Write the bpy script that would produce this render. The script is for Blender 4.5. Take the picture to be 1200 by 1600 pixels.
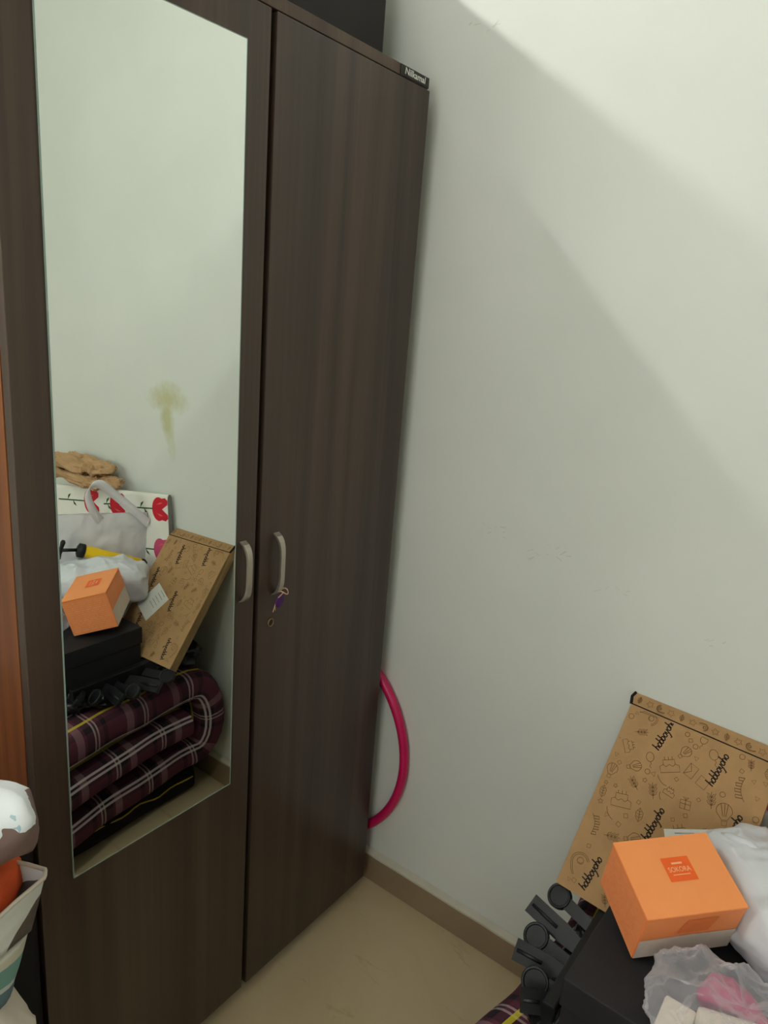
import bpy, bmesh, math, random
from mathutils import Vector, Matrix, noise

for o in list(bpy.data.objects):
    bpy.data.objects.remove(o)
scene = bpy.context.scene
COL = scene.collection
random.seed(7)

# ------------------------------------------------------------------ camera
cam_d = bpy.data.cameras.new('camera')
cam = bpy.data.objects.new('camera', cam_d)
COL.objects.link(cam)
scene.camera = cam
cam_d.sensor_fit = 'VERTICAL'
cam_d.sensor_height = 32.0
cam_d.lens = 1118.328 / 1600 * 32.0
cam_d.clip_start = 0.02
CR = Vector((0.60085, -0.79559, 0.07752))
CU = Vector((0.16849, 0.22085, 0.96064))
CF = Vector((0.7814, 0.56414, -0.26675))
m = Matrix.Identity(4)
for i in range(3):
    m[i][0], m[i][1], m[i][2] = CR[i], CU[i], -CF[i]
m[0][3], m[1][3], m[2][3] = -1.25372, -0.87718, 1.43663
cam.matrix_world = m

# ------------------------------------------------------------------ world, lights, exposure
w = bpy.data.worlds.new('world')
scene.world = w
w.use_nodes = True
w.node_tree.nodes['Background'].inputs[0].default_value = (0.75, 0.85, 1.0, 1)
w.node_tree.nodes['Background'].inputs[1].default_value = 0.6
vs = scene.view_settings
vs.view_transform = 'Standard'
vs.look = 'None'
vs.gamma = 1.0
vs.use_curve_mapping = False
vs.exposure = 0.17

WALL_X = 0.045
ROOM = dict(x0=-3.0, x1=WALL_X, y0=-2.7, y1=0.56, h=2.8)


def area(name, loc, rot, sx, sy, power, col):
    d = bpy.data.lights.new(name, 'AREA')
    d.shape = 'RECTANGLE'
    d.size, d.size_y = sx, sy
    d.energy = power
    d.color = col
    o = bpy.data.objects.new(name, d)
    COL.objects.link(o)
    o.location = loc
    o.rotation_euler = rot
    return o


# fill light at an unseen left-wall window, added to brighten the room
FILL_WIN = dict(y0=-1.55, y1=-0.15, z0=1.0, z1=2.2)
area('window_fill_light', (-3.02, (FILL_WIN['y0'] + FILL_WIN['y1']) / 2, 1.6), (0, -math.pi / 2, 0), 1.15, 1.35, 14.5, (0.97, 0.98, 0.93))
TUBE_STRENGTH = 142.0

# ------------------------------------------------------------------ materials
MATS = {}


def srgb(r, g, b):
    def f(c):
        c /= 255
        return c / 12.92 if c <= 0.04045 else ((c + 0.055) / 1.055) ** 2.4
    return (f(r), f(g), f(b), 1)


class NT:
    def __init__(s, name, rough=0.5, spec=0.5):
        s.m = bpy.data.materials.new(name)
        s.m.use_nodes = True
        s.t = s.m.node_tree
        s.b = s.t.nodes['Principled BSDF']
        s.b.inputs['Roughness'].default_value = rough
        s.b.inputs['Specular IOR Level'].default_value = spec
        MATS[name] = s.m

    def n(s, typ, **kw):
        nd = s.t.nodes.new(typ)
        for k, v in kw.items():
            if k in nd.inputs:
                nd.inputs[k].default_value = v
            else:
                setattr(nd, k, v)
        return nd

    def l(s, a, b):
        s.t.links.new(a, b)

    def ramp(s, fac, stops, interp='LINEAR'):
        r = s.n('ShaderNodeValToRGB')
        r.color_ramp.interpolation = interp
        e = r.color_ramp.elements
        while len(e) < len(stops):
            e.new(0.5)
        for i, (p, c) in enumerate(stops):
            e[i].position = p
            e[i].color = c
        s.l(fac, r.inputs[0])
        return r.outputs[0]

    def math(s, op, a, b=None, clamp=False):
        n = s.n('ShaderNodeMath', operation=op, use_clamp=clamp)
        for i, v in enumerate((a, b)):
            if v is None:
                continue
            if isinstance(v, (int, float)):
                n.inputs[i].default_value = v
            else:
                s.l(v, n.inputs[i])
        return n.outputs[0]

    def mix(s, fac, a, b):
        n = s.n('ShaderNodeMix', data_type='RGBA')
        for k, v in ((0, fac), (6, a), (7, b)):
            if isinstance(v, (int, float)) or isinstance(v, tuple):
                n.inputs[k].default_value = v
            else:
                s.l(v, n.inputs[k])
        return n.outputs[2]

    def coords(s, kind='Object', scale=(1, 1, 1), loc=(0, 0, 0)):
        tc = s.n('ShaderNodeTexCoord')
        mp = s.n('ShaderNodeMapping')
        mp.inputs['Scale'].default_value = scale
        mp.inputs['Location'].default_value = loc
        s.l(tc.outputs[kind], mp.inputs[0])
        return mp.outputs[0]

    def noise(s, vec, scale, detail=4, rough=0.5, dist=0.0):
        n = s.n('ShaderNodeTexNoise')
        n.inputs['Scale'].default_value = scale
        n.inputs['Detail'].default_value = detail
        n.inputs['Roughness'].default_value = rough
        n.inputs['Distortion'].default_value = dist
        if vec is not None:
            s.l(vec, n.inputs['Vector'])
        return n.outputs[0]

    def bump(s, h, strength=0.2, dist=0.01):
        b = s.n('ShaderNodeBump')
        b.inputs['Strength'].default_value = strength
        b.inputs['Distance'].default_value = dist
        s.l(h, b.inputs['Height'])
        s.l(b.outputs[0], s.b.inputs['Normal'])

    def col(s, c):
        if isinstance(c, tuple):
            s.b.inputs['Base Color'].default_value = c
        else:
            s.l(c, s.b.inputs['Base Color'])


def mottled(name, c, rough=0.6, spec=0.4, var=0.12, scale=30, bump=0.0, metallic=0.0, kind='Object'):
    t = NT(name, rough, spec)
    v = t.coords(kind)
    f = t.noise(v, scale, 5, 0.6)
    lo = tuple(x * (1 - var) for x in c[:3]) + (1,)
    hi = tuple(min(1, x * (1 + var)) for x in c[:3]) + (1,)
    t.col(t.ramp(f, [(0.3, lo), (0.7, hi)]))
    t.b.inputs['Metallic'].default_value = metallic
    if bump:
        t.bump(t.noise(v, scale * 3, 3), bump, 0.003)
    return t


# painted wall with a yellow stain and faint patchiness (world = object coords)
def wall_mat(name, stain=False):
    t = NT(name, 0.55, 0.25)
    v = t.coords('Object')
    base = t.ramp(t.noise(v, 2.2, 4, 0.55), [(0.3, srgb(222, 226, 219)), (0.7, srgb(229, 232, 226))])
    if stain:
        sp = t.n('ShaderNodeSeparateXYZ')
        t.l(v, sp.inputs[0])
        wob = t.noise(v, 14, 4, 0.6)
        wob2 = t.noise(v, 42, 3, 0.6)

        def blob(cy, cz, ry, rz, sl=0.0):
            dz = t.math('SUBTRACT', sp.outputs[2], cz)
            dy = t.math('SUBTRACT', sp.outputs[1], cy)
            dy = t.math('SUBTRACT', dy, t.math('MULTIPLY', dz, sl))
            a = t.math('POWER', t.math('ABSOLUTE', t.math('DIVIDE', dy, ry)), 2.0)
            b = t.math('POWER', t.math('ABSOLUTE', t.math('DIVIDE', dz, rz)), 2.0)
            d = t.math('SQRT', t.math('ADD', a, b))
            d = t.math('ADD', d, t.math('MULTIPLY', t.math('SUBTRACT', wob, 0.5), 1.8))
            d = t.math('ADD', d, t.math('MULTIPLY', t.math('SUBTRACT', wob2, 0.5), 0.8))
            return t.math('SUBTRACT', 1.25, d, clamp=True)
        s1 = blob(-0.872, 1.150, 0.100, 0.040)
        s2 = blob(-0.868, 1.085, 0.030, 0.090, -0.15)
        s = t.math('MAXIMUM', s1, s2)
        s = t.math('MULTIPLY', s, 0.62, clamp=True)
        base = t.mix(s, base, srgb(186, 182, 98))
    t.col(base)
    t.bump(t.noise(v, 9, 5, 0.6), 0.06, 0.02)


wall_mat('wall_paint')
wall_mat('wall_paint_stained', True)
mottled('ceiling_paint', srgb(238, 238, 232), 0.8, 0.2, 0.02, 3)

# floor: beige vitrified stone with veins
t = NT('floor_stone', 0.3, 0.45)
v = t.coords('Object', (1.0, 1.0, 1.0))
n1 = t.noise(v, 2.5, 6, 0.6, 0.8)
n2 = t.noise(t.coords('Object', (9, 2.0, 1)), 1.6, 6, 0.65, 1.2)
c = t.ramp(n1, [(0.3, srgb(196, 176, 138)), (0.7, srgb(210, 192, 156))])
vein = t.ramp(n2, [(0.60, (0, 0, 0, 1)), (0.66, (1, 1, 1, 1)), (0.72, (0, 0, 0, 1))])
t.col(t.mix(t.math('MULTIPLY', vein, 0.28), c, srgb(150, 110, 72)))

t = NT('skirting_tile', 0.3, 0.45)
v = t.coords('Object')
t.col(t.ramp(t.noise(v, 5, 6, 0.6, 0.6), [(0.3, srgb(142, 121, 96)), (0.7, srgb(156, 135, 108))]))
mottled('skirting_top', srgb(205, 200, 182), 0.5, 0.3, 0.05, 20)


# dark laminate with vertical grain
def wood(name, lo, mid, hi, rough=0.4, spec=0.4, gx=14.0):
    t = NT(name, rough, spec)
    v1 = t.coords('Object', (gx, gx, 0.35))
    v2 = t.coords('Object', (gx * 9, gx * 9, 1.6))
    a = t.noise(v1, 1.0, 5, 0.55, 0.6)
    b = t.noise(v2, 1.0, 4, 0.6, 0.2)
    f = t.math('ADD', t.math('MULTIPLY', a, 0.84), t.math('MULTIPLY', b, 0.16))
    t.col(t.ramp(f, [(0.36, lo), (0.5, mid), (0.64, hi)]))
    t.bump(b, 0.05, 0.002)


wood('wenge', srgb(50, 39, 32), srgb(65, 51, 42), srgb(81, 65, 55), 0.36, 0.5)
wood('wenge_edge', srgb(70, 55, 46), srgb(84, 66, 55), srgb(96, 78, 64), 0.45)
wood('side_reflection', srgb(96, 54, 28), srgb(120, 68, 34), srgb(140, 84, 42), 0.4, 0.4)  # orange-brown is a warm grazing reflection put into the base colour
mottled('dark_panel', srgb(42, 38, 37), 0.6, 0.25, 0.12, 12)
t = NT('mirror_silver', 0.0, 0.5)
t.b.inputs['Metallic'].default_value = 1
t.col(t.ramp(t.noise(t.coords('Object'), 2.0), [(0.3, (0.83, 0.885, 0.85, 1)), (0.7, (0.84, 0.89, 0.86, 1))]))
mottled('mirror_edge', srgb(150, 170, 160), 0.2, 0.6, 0.05, 30)
mottled('satin_metal', srgb(188, 180, 168), 0.32, 0.5, 0.05, 60, metallic=0.85)
mottled('brass', srgb(150, 118, 84), 0.35, 0.5, 0.1, 90, metallic=0.8)
mottled('black_badge', srgb(34, 34, 32), 0.4, 0.4, 0.1, 60)
mottled('white_ink', srgb(225, 225, 220), 0.6, 0.2, 0.03, 60)
mottled('purple_tag', srgb(72, 22, 92), 0.5, 0.4, 0.15, 120)
mottled('thread', srgb(196, 158, 138), 0.8, 0.2, 0.15, 200)
t = mottled('pink_plastic', srgb(206, 22, 92), 0.32, 0.5, 0.06, 25)
mottled('kraft', srgb(176, 140, 98), 0.75, 0.15, 0.06, 25, 0.08)
mottled('kraft_edge', srgb(156, 126, 86), 0.8, 0.15, 0.12, 90, 0.1)
mottled('ink_brown', srgb(118, 88, 56), 0.8, 0.1, 0.08, 40)
mottled('ink_black', srgb(44, 38, 36), 0.8, 0.1, 0.08, 40)
mottled('label_paper', srgb(232, 232, 226), 0.6, 0.2, 0.03, 40)
mottled('label_grey', srgb(178, 184, 186), 0.7, 0.2, 0.15, 80)
mottled('orange_card', srgb(255, 158, 92), 0.45, 0.35, 0.025, 26)
mottled('orange_card_pale', srgb(255, 152, 92), 0.45, 0.35, 0.04, 30)
mottled('orange_deep', srgb(248, 102, 34), 0.45, 0.35, 0.03, 30)
mottled('orange_mid', srgb(238, 128, 72), 0.45, 0.35, 0.05, 40)
mottled('orange_print', srgb(255, 176, 124), 0.5, 0.3, 0.06, 60)
mottled('card_cream', srgb(222, 206, 190), 0.5, 0.3, 0.06, 30)
mottled('peach_ink', srgb(255, 178, 128), 0.5, 0.3, 0.03, 30)
mottled('black_card', srgb(36, 36, 38), 0.6, 0.3, 0.08, 40)
mottled('black_plastic', srgb(19, 20, 22), 0.42, 0.35, 0.1, 60)
mottled('black_plastic_rim', srgb(30, 32, 34), 0.38, 0.4, 0.1, 60)
t = mottled('black_film', srgb(30, 30, 32), 0.16, 0.6, 0.2, 30)
mottled('blanket_dark', srgb(34, 31, 32), 0.9, 0.15, 0.3, 40, 0.3)
mottled('cord_yellow', srgb(200, 178, 60), 0.8, 0.2, 0.1, 90)
mottled('tulip_white', srgb(240, 238, 228), 0.55, 0.3, 0.03, 12)
mottled('tulip_red', srgb(206, 30, 48), 0.55, 0.3, 0.08, 30)
mottled('tulip_pink', srgb(206, 82, 120), 0.55, 0.3, 0.08, 30)
mottled('tulip_light', srgb(232, 96, 104), 0.55, 0.3, 0.08, 30)
mottled('tulip_green', srgb(56, 96, 58), 0.55, 0.3, 0.08, 30)
mottled('board_edge', srgb(140, 136, 132), 0.7, 0.2, 0.1, 30)
mottled('paper_brown', srgb(188, 152, 112), 0.8, 0.15, 0.16, 18, 0.1)
mottled('pump_yellow', srgb(244, 202, 14), 0.35, 0.5, 0.03, 20)
mottled('gap_shade_black', srgb(24, 24, 26), 0.65, 0.25, 0.12, 60)  # black for the block that stands in for shade
mottled('lamp_body', srgb(230, 230, 226), 0.5, 0.3, 0.02, 20)
mottled('fill_window_paint', srgb(210, 208, 200), 0.5, 0.3, 0.03, 20)
mottled('scuff', srgb(208, 209, 202), 0.7, 0.1, 0.08, 60)


def cloth_mat(name, c, trans=0.0, rough=0.7, var=0.06, scale=14, spec=0.3):
    t = mottled(name, c, rough, spec, var, scale)
    if trans:
        out = t.t.nodes['Material Output']
        tr = t.n('ShaderNodeBsdfTranslucent')
        tr.inputs[0].default_value = c
        mx = t.n('ShaderNodeMixShader')
        mx.inputs[0].default_value = trans
        t.l(t.b.outputs[0], mx.inputs[1])
        t.l(tr.outputs[0], mx.inputs[2])
        t.l(mx.outputs[0], out.inputs[0])
    return t


cloth_mat('nonwoven_white', srgb(230, 228, 230), 0.1)
cloth_mat('strap_white', srgb(240, 238, 242), 0.1)
cloth_mat('plastic_white', srgb(234, 237, 242), 0.15, 0.35, 0.03, 8, 0.5)
cloth_mat('cream_cloth', srgb(240, 230, 212), 0.05)
cloth_mat('pink_cloth', srgb(186, 70, 110), 0.0)
cloth_mat('cream_plastic', srgb(216, 204, 186), 0.1, 0.4, 0.05, 10, 0.5)
cloth_mat('orange_cloth', srgb(226, 92, 44), 0.0, 0.7, 0.12, 40)

# clear polythene
t = NT('clear_film', 0.18, 0.6)
t.col(t.ramp(t.noise(t.coords('Object'), 20), [(0.3, (0.82, 0.82, 0.88, 1)), (0.7, (0.9, 0.88, 0.92, 1))]))
out = t.t.nodes['Material Output']
tr = t.n('ShaderNodeBsdfTransparent')
tr.inputs[0].default_value = (0.96, 0.95, 0.97, 1)
mx = t.n('ShaderNodeMixShader')
lw = t.n('ShaderNodeLayerWeight')
lw.inputs[0].default_value = 0.35
fz = t.math('ADD', t.math('MULTIPLY', lw.outputs[1], 0.62), 0.13, clamp=True)
t.l(fz, mx.inputs[0])
t.l(tr.outputs[0], mx.inputs[1])
t.l(t.b.outputs[0], mx.inputs[2])
t.l(mx.outputs[0], out.inputs[0])

# plaid cotton (UV in metres: u along the quilt, v across)
t = NT('plaid', 0.9, 0.15)
tc = t.n('ShaderNodeTexCoord')
sp = t.n('ShaderNodeSeparateXYZ')
t.l(tc.outputs['UV'], sp.inputs[0])


def bands(sock, period, stops):
    f = t.math('FRACT', t.math('DIVIDE', sock, period))
    return t.ramp(f, stops, 'CONSTANT')


K, W_ = (0, 0, 0, 1), (1, 1, 1, 1)
maroon, dark, pinkg, pale, yellow = srgb(88, 46, 58), srgb(40, 32, 38), srgb(146, 108, 116), srgb(186, 172, 170), srgb(196, 180, 52)
cu = bands(sp.outputs[0], 0.150, [(0.0, maroon), (0.26, pinkg), (0.40, maroon), (0.45, dark), (0.60, pale), (0.63, maroon), (0.67, pale), (0.70, maroon), (0.80, dark), (0.88, maroon)])
cv = bands(sp.outputs[1], 0.160, [(0.0, maroon), (0.28, dark), (0.34, pale), (0.38, dark), (0.42, pale), (0.46, dark), (0.55, maroon), (0.74, yellow), (0.80, maroon), (0.90, dark)])
pl = t.mix(0.5, cu, cv)
my = bands(sp.outputs[1], 0.160, [(0.0, K), (0.34, W_), (0.38, K), (0.42, W_), (0.46, K), (0.74, W_), (0.80, K)])
pl = t.mix(t.math('MULTIPLY', my, 0.65), pl, cv)
t.col(pl)
t.bump(t.noise(t.coords('UV'), 260, 2), 0.25, 0.002)


# striped cotton bag and printed bags (object coords, z in metres)
def zbands(name, stops, z0, z1, wob=0.01):
    t = NT(name, 0.75, 0.2)
    v = t.coords('Object')
    sp = t.n('ShaderNodeSeparateXYZ')
    t.l(v, sp.inputs[0])
    f = t.math('ADD', sp.outputs[2], t.math('MULTIPLY', sp.outputs[0], 0.30))
    f = t.math('ADD', f, t.math('MULTIPLY', t.noise(v, 8), wob))
    f = t.math('DIVIDE', t.math('SUBTRACT', f, z0), z1 - z0)
    t.col(t.ramp(f, stops, 'CONSTANT'))


zbands('stripe_teal', [(0.0, srgb(98, 124, 134)), (0.32, srgb(196, 204, 200)), (0.37, srgb(120, 164, 158)), (0.58, srgb(204, 202, 186)), (0.78, srgb(112, 108, 110)), (0.83, srgb(214, 210, 190))], 0.0, 0.15)

t = NT('print_white_brown', 0.6, 0.3)
v = t.coords('Object')
sp = t.n('ShaderNodeSeparateXYZ')
t.l(v, sp.inputs[0])
f = t.math('ADD', sp.outputs[2], t.math('MULTIPLY', t.math('SUBTRACT', t.noise(v, 16, 3), 0.5), 0.06))
msk = t.ramp(f, [(0.0, W_), (0.066, K)], 'CONSTANT')
leaf = t.ramp(t.noise(v, 22, 2, 0.5, 1.0), [(0.0, srgb(226, 232, 234)), (0.60, srgb(170, 196, 206)), (0.66, srgb(226, 232, 234)), (0.72, srgb(188, 176, 96)), (0.76, srgb(226, 232, 234))], 'CONSTANT')
t.col(t.mix(msk, leaf, srgb(124, 102, 96)))

t = NT('print_white_dark', 0.6, 0.3)
v = t.coords('Object')
sp = t.n('ShaderNodeSeparateXYZ')
t.l(v, sp.inputs[0])
f = t.math('SUBTRACT', t.math('SUBTRACT', sp.outputs[2], t.math('MULTIPLY', sp.outputs[0], 0.92)), 0.060)
msk = t.ramp(f, [(0.0, W_), (0.001, K)], 'CONSTANT')
dk = t.ramp(t.noise(v, 60, 3), [(0.3, srgb(84, 74, 70)), (0.7, srgb(106, 96, 90))])
t.col(t.mix(msk, srgb(216, 220, 216), dk))

t = NT('print_cream_brown', 0.5, 0.4)
v = t.coords('Object')
f = t.noise(v, 9, 2)
t.col(t.ramp(f, [(0.0, srgb(226, 214, 198)), (0.64, srgb(226, 214, 198)), (0.66, srgb(128, 98, 88))], 'CONSTANT'))

# lamp emission
t = NT('tube_glow', 0.4)
t.b.inputs['Emission Color'].default_value = (1.0, 0.985, 0.93, 1)
t.b.inputs['Emission Strength'].default_value = TUBE_STRENGTH
t.b.inputs['Base Color'].default_value = (0.9, 0.9, 0.9, 1)


# ------------------------------------------------------------------ mesh helpers
def link(name, mesh, mat=None, parent=None, loc=None, smooth=False):
    o = bpy.data.objects.new(name, mesh)
    COL.objects.link(o)
    if mat:
        mesh.materials.append(MATS[mat] if isinstance(mat, str) else mat)
    if parent is not None:
        o.parent = parent
    if loc is not None:
        o.location = loc
    if smooth:
        for p in mesh.polygons:
            p.use_smooth = True
    return o


def bm_mesh(bm, name):
    me = bpy.data.meshes.new(name)
    bmesh.ops.recalc_face_normals(bm, faces=bm.faces)
    bm.to_mesh(me)
    bm.free()
    return me


def add_box(bm, x0, x1, y0, y1, z0, z1, bev=0.0):
    r = bmesh.ops.create_cube(bm, size=1.0)
    for v in r['verts']:
        v.co = Vector(((x0 + x1) / 2 + v.co.x * (x1 - x0), (y0 + y1) / 2 + v.co.y * (y1 - y0), (z0 + z1) / 2 + v.co.z * (z1 - z0)))
    if bev:
        es = list({e for v in r['verts'] for e in v.link_edges})
        bmesh.ops.bevel(bm, geom=es, offset=bev, segments=2, affect='EDGES', profile=0.6)


def box(name, x0, x1, y0, y1, z0, z1, mat, parent=None, bev=0.0):
    bm = bmesh.new()
    add_box(bm, x0, x1, y0, y1, z0, z1, bev)
    return link(name, bm_mesh(bm, name), mat, parent)


def raw(name, verts, faces, mat, parent=None, smooth=False, uvs=None):
    me = bpy.data.meshes.new(name)
    me.from_pydata([tuple(v) for v in verts], [], faces)
    if uvs:
        uv = me.uv_layers.new(name='UVMap')
        for lp in me.loops:
            uv.data[lp.index].uv = uvs[lp.vertex_index]
    me.update()
    return link(name, me, mat, parent, smooth=smooth)


def tube_data(pts, radii, seg=10, closed=False, cap=True, flat=1.0):
    pts = [Vector(p) for p in pts]
    n = len(pts)
    if not isinstance(radii, (list, tuple)):
        radii = [radii] * n
    verts, faces = [], []
    prev = None
    for i in range(n):
        if closed:
            d = (pts[(i + 1) % n] - pts[i - 1]).normalized()
        else:
            d = (pts[min(i + 1, n - 1)] - pts[max(i - 1, 0)]).normalized()
        if prev is None:
            a = d.orthogonal().normalized()
        else:
            a = (prev - d * prev.dot(d)).normalized()
        prev = a
        b = d.cross(a)
        for k in range(seg):
            th = 2 * math.pi * k / seg
            verts.append(pts[i] + a * math.cos(th) * radii[i] + b * math.sin(th) * radii[i] * flat)
    m_ = n if closed else n - 1
    for i in range(m_):
        j = (i + 1) % n
        for k in range(seg):
            k2 = (k + 1) % seg
            faces.append((i * seg + k, i * seg + k2, j * seg + k2, j * seg + k))
    if cap and not closed:
        faces.append(tuple(range(seg - 1, -1, -1)))
        faces.append(tuple((n - 1) * seg + k for k in range(seg)))
    return verts, faces


def tube(name, pts, radii, mat, parent=None, seg=10, closed=False):
    v, f = tube_data(pts, radii, seg, closed)
    return raw(name, v, f, mat, parent, smooth=True)


def thing(name, label, cat, loc=(0, 0, 0), group=None):
    o = bpy.data.objects.new(name, None)
    COL.objects.link(o)
    o.location = loc
    o.empty_display_size = 0.05
    return tag(o, label, cat, group)


def tag(o, label, cat, group=None):
    o['label'] = label
    o['category'] = cat
    if group:
        o['group'] = group
    return o


def struct(o, label=None):
    o['kind'] = 'structure'
    if label:
        o['label'] = label
    return o


def smoothstep(x):
    x = max(0, min(1, x))
    return x * x * (3 - 2 * x)


def ridged(p, scale, oct_=3, seed=0.0):
    s, a, tot = 0.0, 1.0, 0.0
    for i in range(oct_):
        s += a * (1 - abs(noise.noise(p * scale + Vector((seed, seed * 1.7, seed * 0.3)))) * 2)
        tot += a
        a *= 0.5
        scale *= 2.1
    return s / tot


def blob(name, center, rad, mat, parent=None, ex=0.7, nu=56, nv=36, amp=0.01, scale=8, seed=0.0, zmin=None, ridge=True, warp=None):
    """A soft bag-like body: superellipsoid with crumple folds. Verts are local to `center`."""
    def sp(c, e):
        return math.copysign(abs(c) ** e, c)
    verts, faces = [], []
    for j in range(nv + 1):
        ph = -math.pi / 2 + math.pi * j / nv
        for i in range(nu):
            th = 2 * math.pi * i / nu
            n = Vector((math.cos(ph) * math.cos(th), math.cos(ph) * math.sin(th), math.sin(ph)))
            x = sp(math.cos(ph), ex) * sp(math.cos(th), ex) * rad[0]
            y = sp(math.cos(ph), ex) * sp(math.sin(th), ex) * rad[1]
            z = sp(math.sin(ph), ex) * rad[2]
            p = Vector((x, y, z))
            d = ridged(p, scale, 3, seed) if ridge else noise.noise(p * scale + Vector((seed, seed, seed)))
            p += n * amp * (d - 0.4) * 2
            if warp:
                p = warp(p)
            if zmin is not None and p.z < zmin:
                p.z = zmin + (p.z - zmin) * 0.04
            verts.append(p)
    for j in range(nv):
        for i in range(nu):
            k = (i + 1) % nu
            faces.append((j * nu + i, j * nu + k, (j + 1) * nu + k, (j + 1) * nu + i))
    o = raw(name, verts, faces, mat, parent, smooth=True)
    o.location = center
    return o


class Frame:
    """A flat printing surface: origin, u and v directions, outward normal."""
    def __init__(s, o, eu, ev, off=0.0004):
        s.o, s.u, s.v = Vector(o), Vector(eu).normalized(), Vector(ev).normalized()
        s.n = s.u.cross(s.v).normalized()
        s.off = off

    def p(s, u, v, k=1.0):
        return s.o + s.u * u + s.v * v + s.n * s.off * k


class Print:
    def __init__(s, fr, clip=None):
        s.fr, s.verts, s.faces, s.clip = fr, [], [], clip

    def line(s, pts, w, closed=False):
        pts = [Vector((a, b)) for a, b in pts]
        if s.clip:
            u0, u1, v0, v1 = s.clip
            if any(not (u0 < p.x < u1 and v0 < p.y < v1) for p in pts):
                pts = [p for p in pts if u0 < p.x < u1 and v0 < p.y < v1]
                closed = False
        if len(pts) < 2:
            return
        if closed:
            pts = pts + [pts[0]]
        b = len(s.verts)
        n = len(pts)
        for i in range(n):
            d = pts[min(i + 1, n - 1)] - pts[max(i - 1, 0)]
            if closed and i in (0, n - 1):
                d = pts[1] - pts[n - 2]
            if d.length < 1e-9:
                d = Vector((1, 0))
            d.normalize()
            nn = Vector((-d.y, d.x)) * w / 2
            for q in (pts[i] + nn, pts[i] - nn):
                s.verts.append(s.fr.p(q.x, q.y))
        for i in range(n - 1):
            s.faces.append((b + 2 * i, b + 2 * i + 1, b + 2 * i + 3, b + 2 * i + 2))

    def poly(s, pts, k=1.0):
        b = len(s.verts)
        for a, c in pts:
            s.verts.append(s.fr.p(a, c, k))
        s.faces.append(tuple(range(b, b + len(pts))))

    def build(s, name, mat, parent):
        return raw(name, s.verts, s.faces, mat, parent)


def xf(pts, cx, cy, sc, rot):
    c, si = math.cos(rot), math.sin(rot)
    return [(cx + sc * (c * x - si * y), cy + sc * (si * x + c * y)) for x, y in pts]


def arc(cx, cy, r, a0, a1, n=10, ry=None):
    ry = r if ry is None else ry
    return [(cx + r * math.cos(a0 + (a1 - a0) * i / n), cy + ry * math.sin(a0 + (a1 - a0) * i / n)) for i in range(n + 1)]


def text_mesh(name, body, size, mat, parent, origin, eu, ev, shear=0.0, width=None, bold=0.0):
    cu = bpy.data.curves.new(name, 'FONT')
    cu.body = body
    cu.size = size
    cu.shear = shear
    cu.align_x = 'CENTER'
    cu.align_y = 'CENTER'
    cu.offset = bold
    tmp = bpy.data.objects.new(name + '_tmp', cu)
    COL.objects.link(tmp)
    bpy.context.view_layer.update()
    me = bpy.data.meshes.new_from_object(tmp.evaluated_get(bpy.context.evaluated_depsgraph_get()))
    bpy.data.objects.remove(tmp)
    xs = [v.co.x for v in me.vertices]
    sx = 1.0 if width is None else width / (max(xs) - min(xs))
    eu, ev, o = Vector(eu).normalized(), Vector(ev).normalized(), Vector(origin)
    for v in me.vertices:
        v.co = o + eu * v.co.x * sx + ev * v.co.y
    me.materials.clear()
    me.name = name
    return link(name, me, mat, parent)


# ------------------------------------------------------------------ the room
R = ROOM
T = 0.12
struct(box('floor', R['x0'] - T, R['x1'] + T, R['y0'] - T, R['y1'] + T, -0.1, 0, 'floor_stone'), 'beige veined stone floor')
struct(box('ceiling', R['x0'] - T, R['x1'] + T, R['y0'] - T, R['y1'] + T, R['h'], R['h'] + 0.1, 'ceiling_paint'), 'white painted ceiling')
wr = struct(box('wall_right', R['x1'], R['x1'] + T, R['y0'] - T, R['y1'] + T, 0, R['h'], 'wall_paint_stained'), 'off-white painted wall with faint scuffs and a yellow stain')
struct(box('wall_back', R['x0'] - T, R['x1'], R['y1'], R['y1'] + T, 0, R['h'], 'wall_paint'), 'off-white wall behind the wardrobe')
struct(box('wall_front', R['x0'] - T, R['x1'], R['y0'] - T, R['y0'], 0, R['h'], 'wall_paint'), 'off-white wall behind the photographer')
bm = bmesh.new()
x0, x1 = R['x0'] - T, R['x0']
add_box(bm, x0, x1, R['y0'], FILL_WIN['y0'], 0, R['h'])
add_box(bm, x0, x1, FILL_WIN['y1'], R['y1'], 0, R['h'])
add_box(bm, x0, x1, FILL_WIN['y0'], FILL_WIN['y1'], 0, FILL_WIN['z0'])
add_box(bm, x0, x1, FILL_WIN['y0'], FILL_WIN['y1'], FILL_WIN['z1'], R['h'])
struct(link('wall_left', bm_mesh(bm, 'wall_left'), 'wall_paint'), 'off-white wall with an opening for the added window')
wn = bpy.data.objects.new('fill_window', None)  # unseen window, added as a source for the fill light
COL.objects.link(wn)
wn.location = (x0 + 0.02, FILL_WIN['y0'], FILL_WIN['z0'])
struct(wn, 'unseen open window with a painted frame, added for the fill light')


def wbox(nm, ya, yb, za, zb):
    o = box(nm, 0, 0.04, ya, yb, za, zb, 'fill_window_paint', wn)


wh, ww = FILL_WIN['z1'] - FILL_WIN['z0'], FILL_WIN['y1'] - FILL_WIN['y0']
wbox('frame_bar', 0, ww, 0, 0.05)
wbox('frame_bar', 0, ww, wh - 0.05, wh)
wbox('frame_bar', 0, 0.05, 0.05, wh - 0.05)
wbox('frame_bar', ww - 0.05, ww, 0.05, wh - 0.05)
wbox('mullion', ww / 2 - 0.025, ww / 2 + 0.025, 0.05, wh - 0.05)

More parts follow.
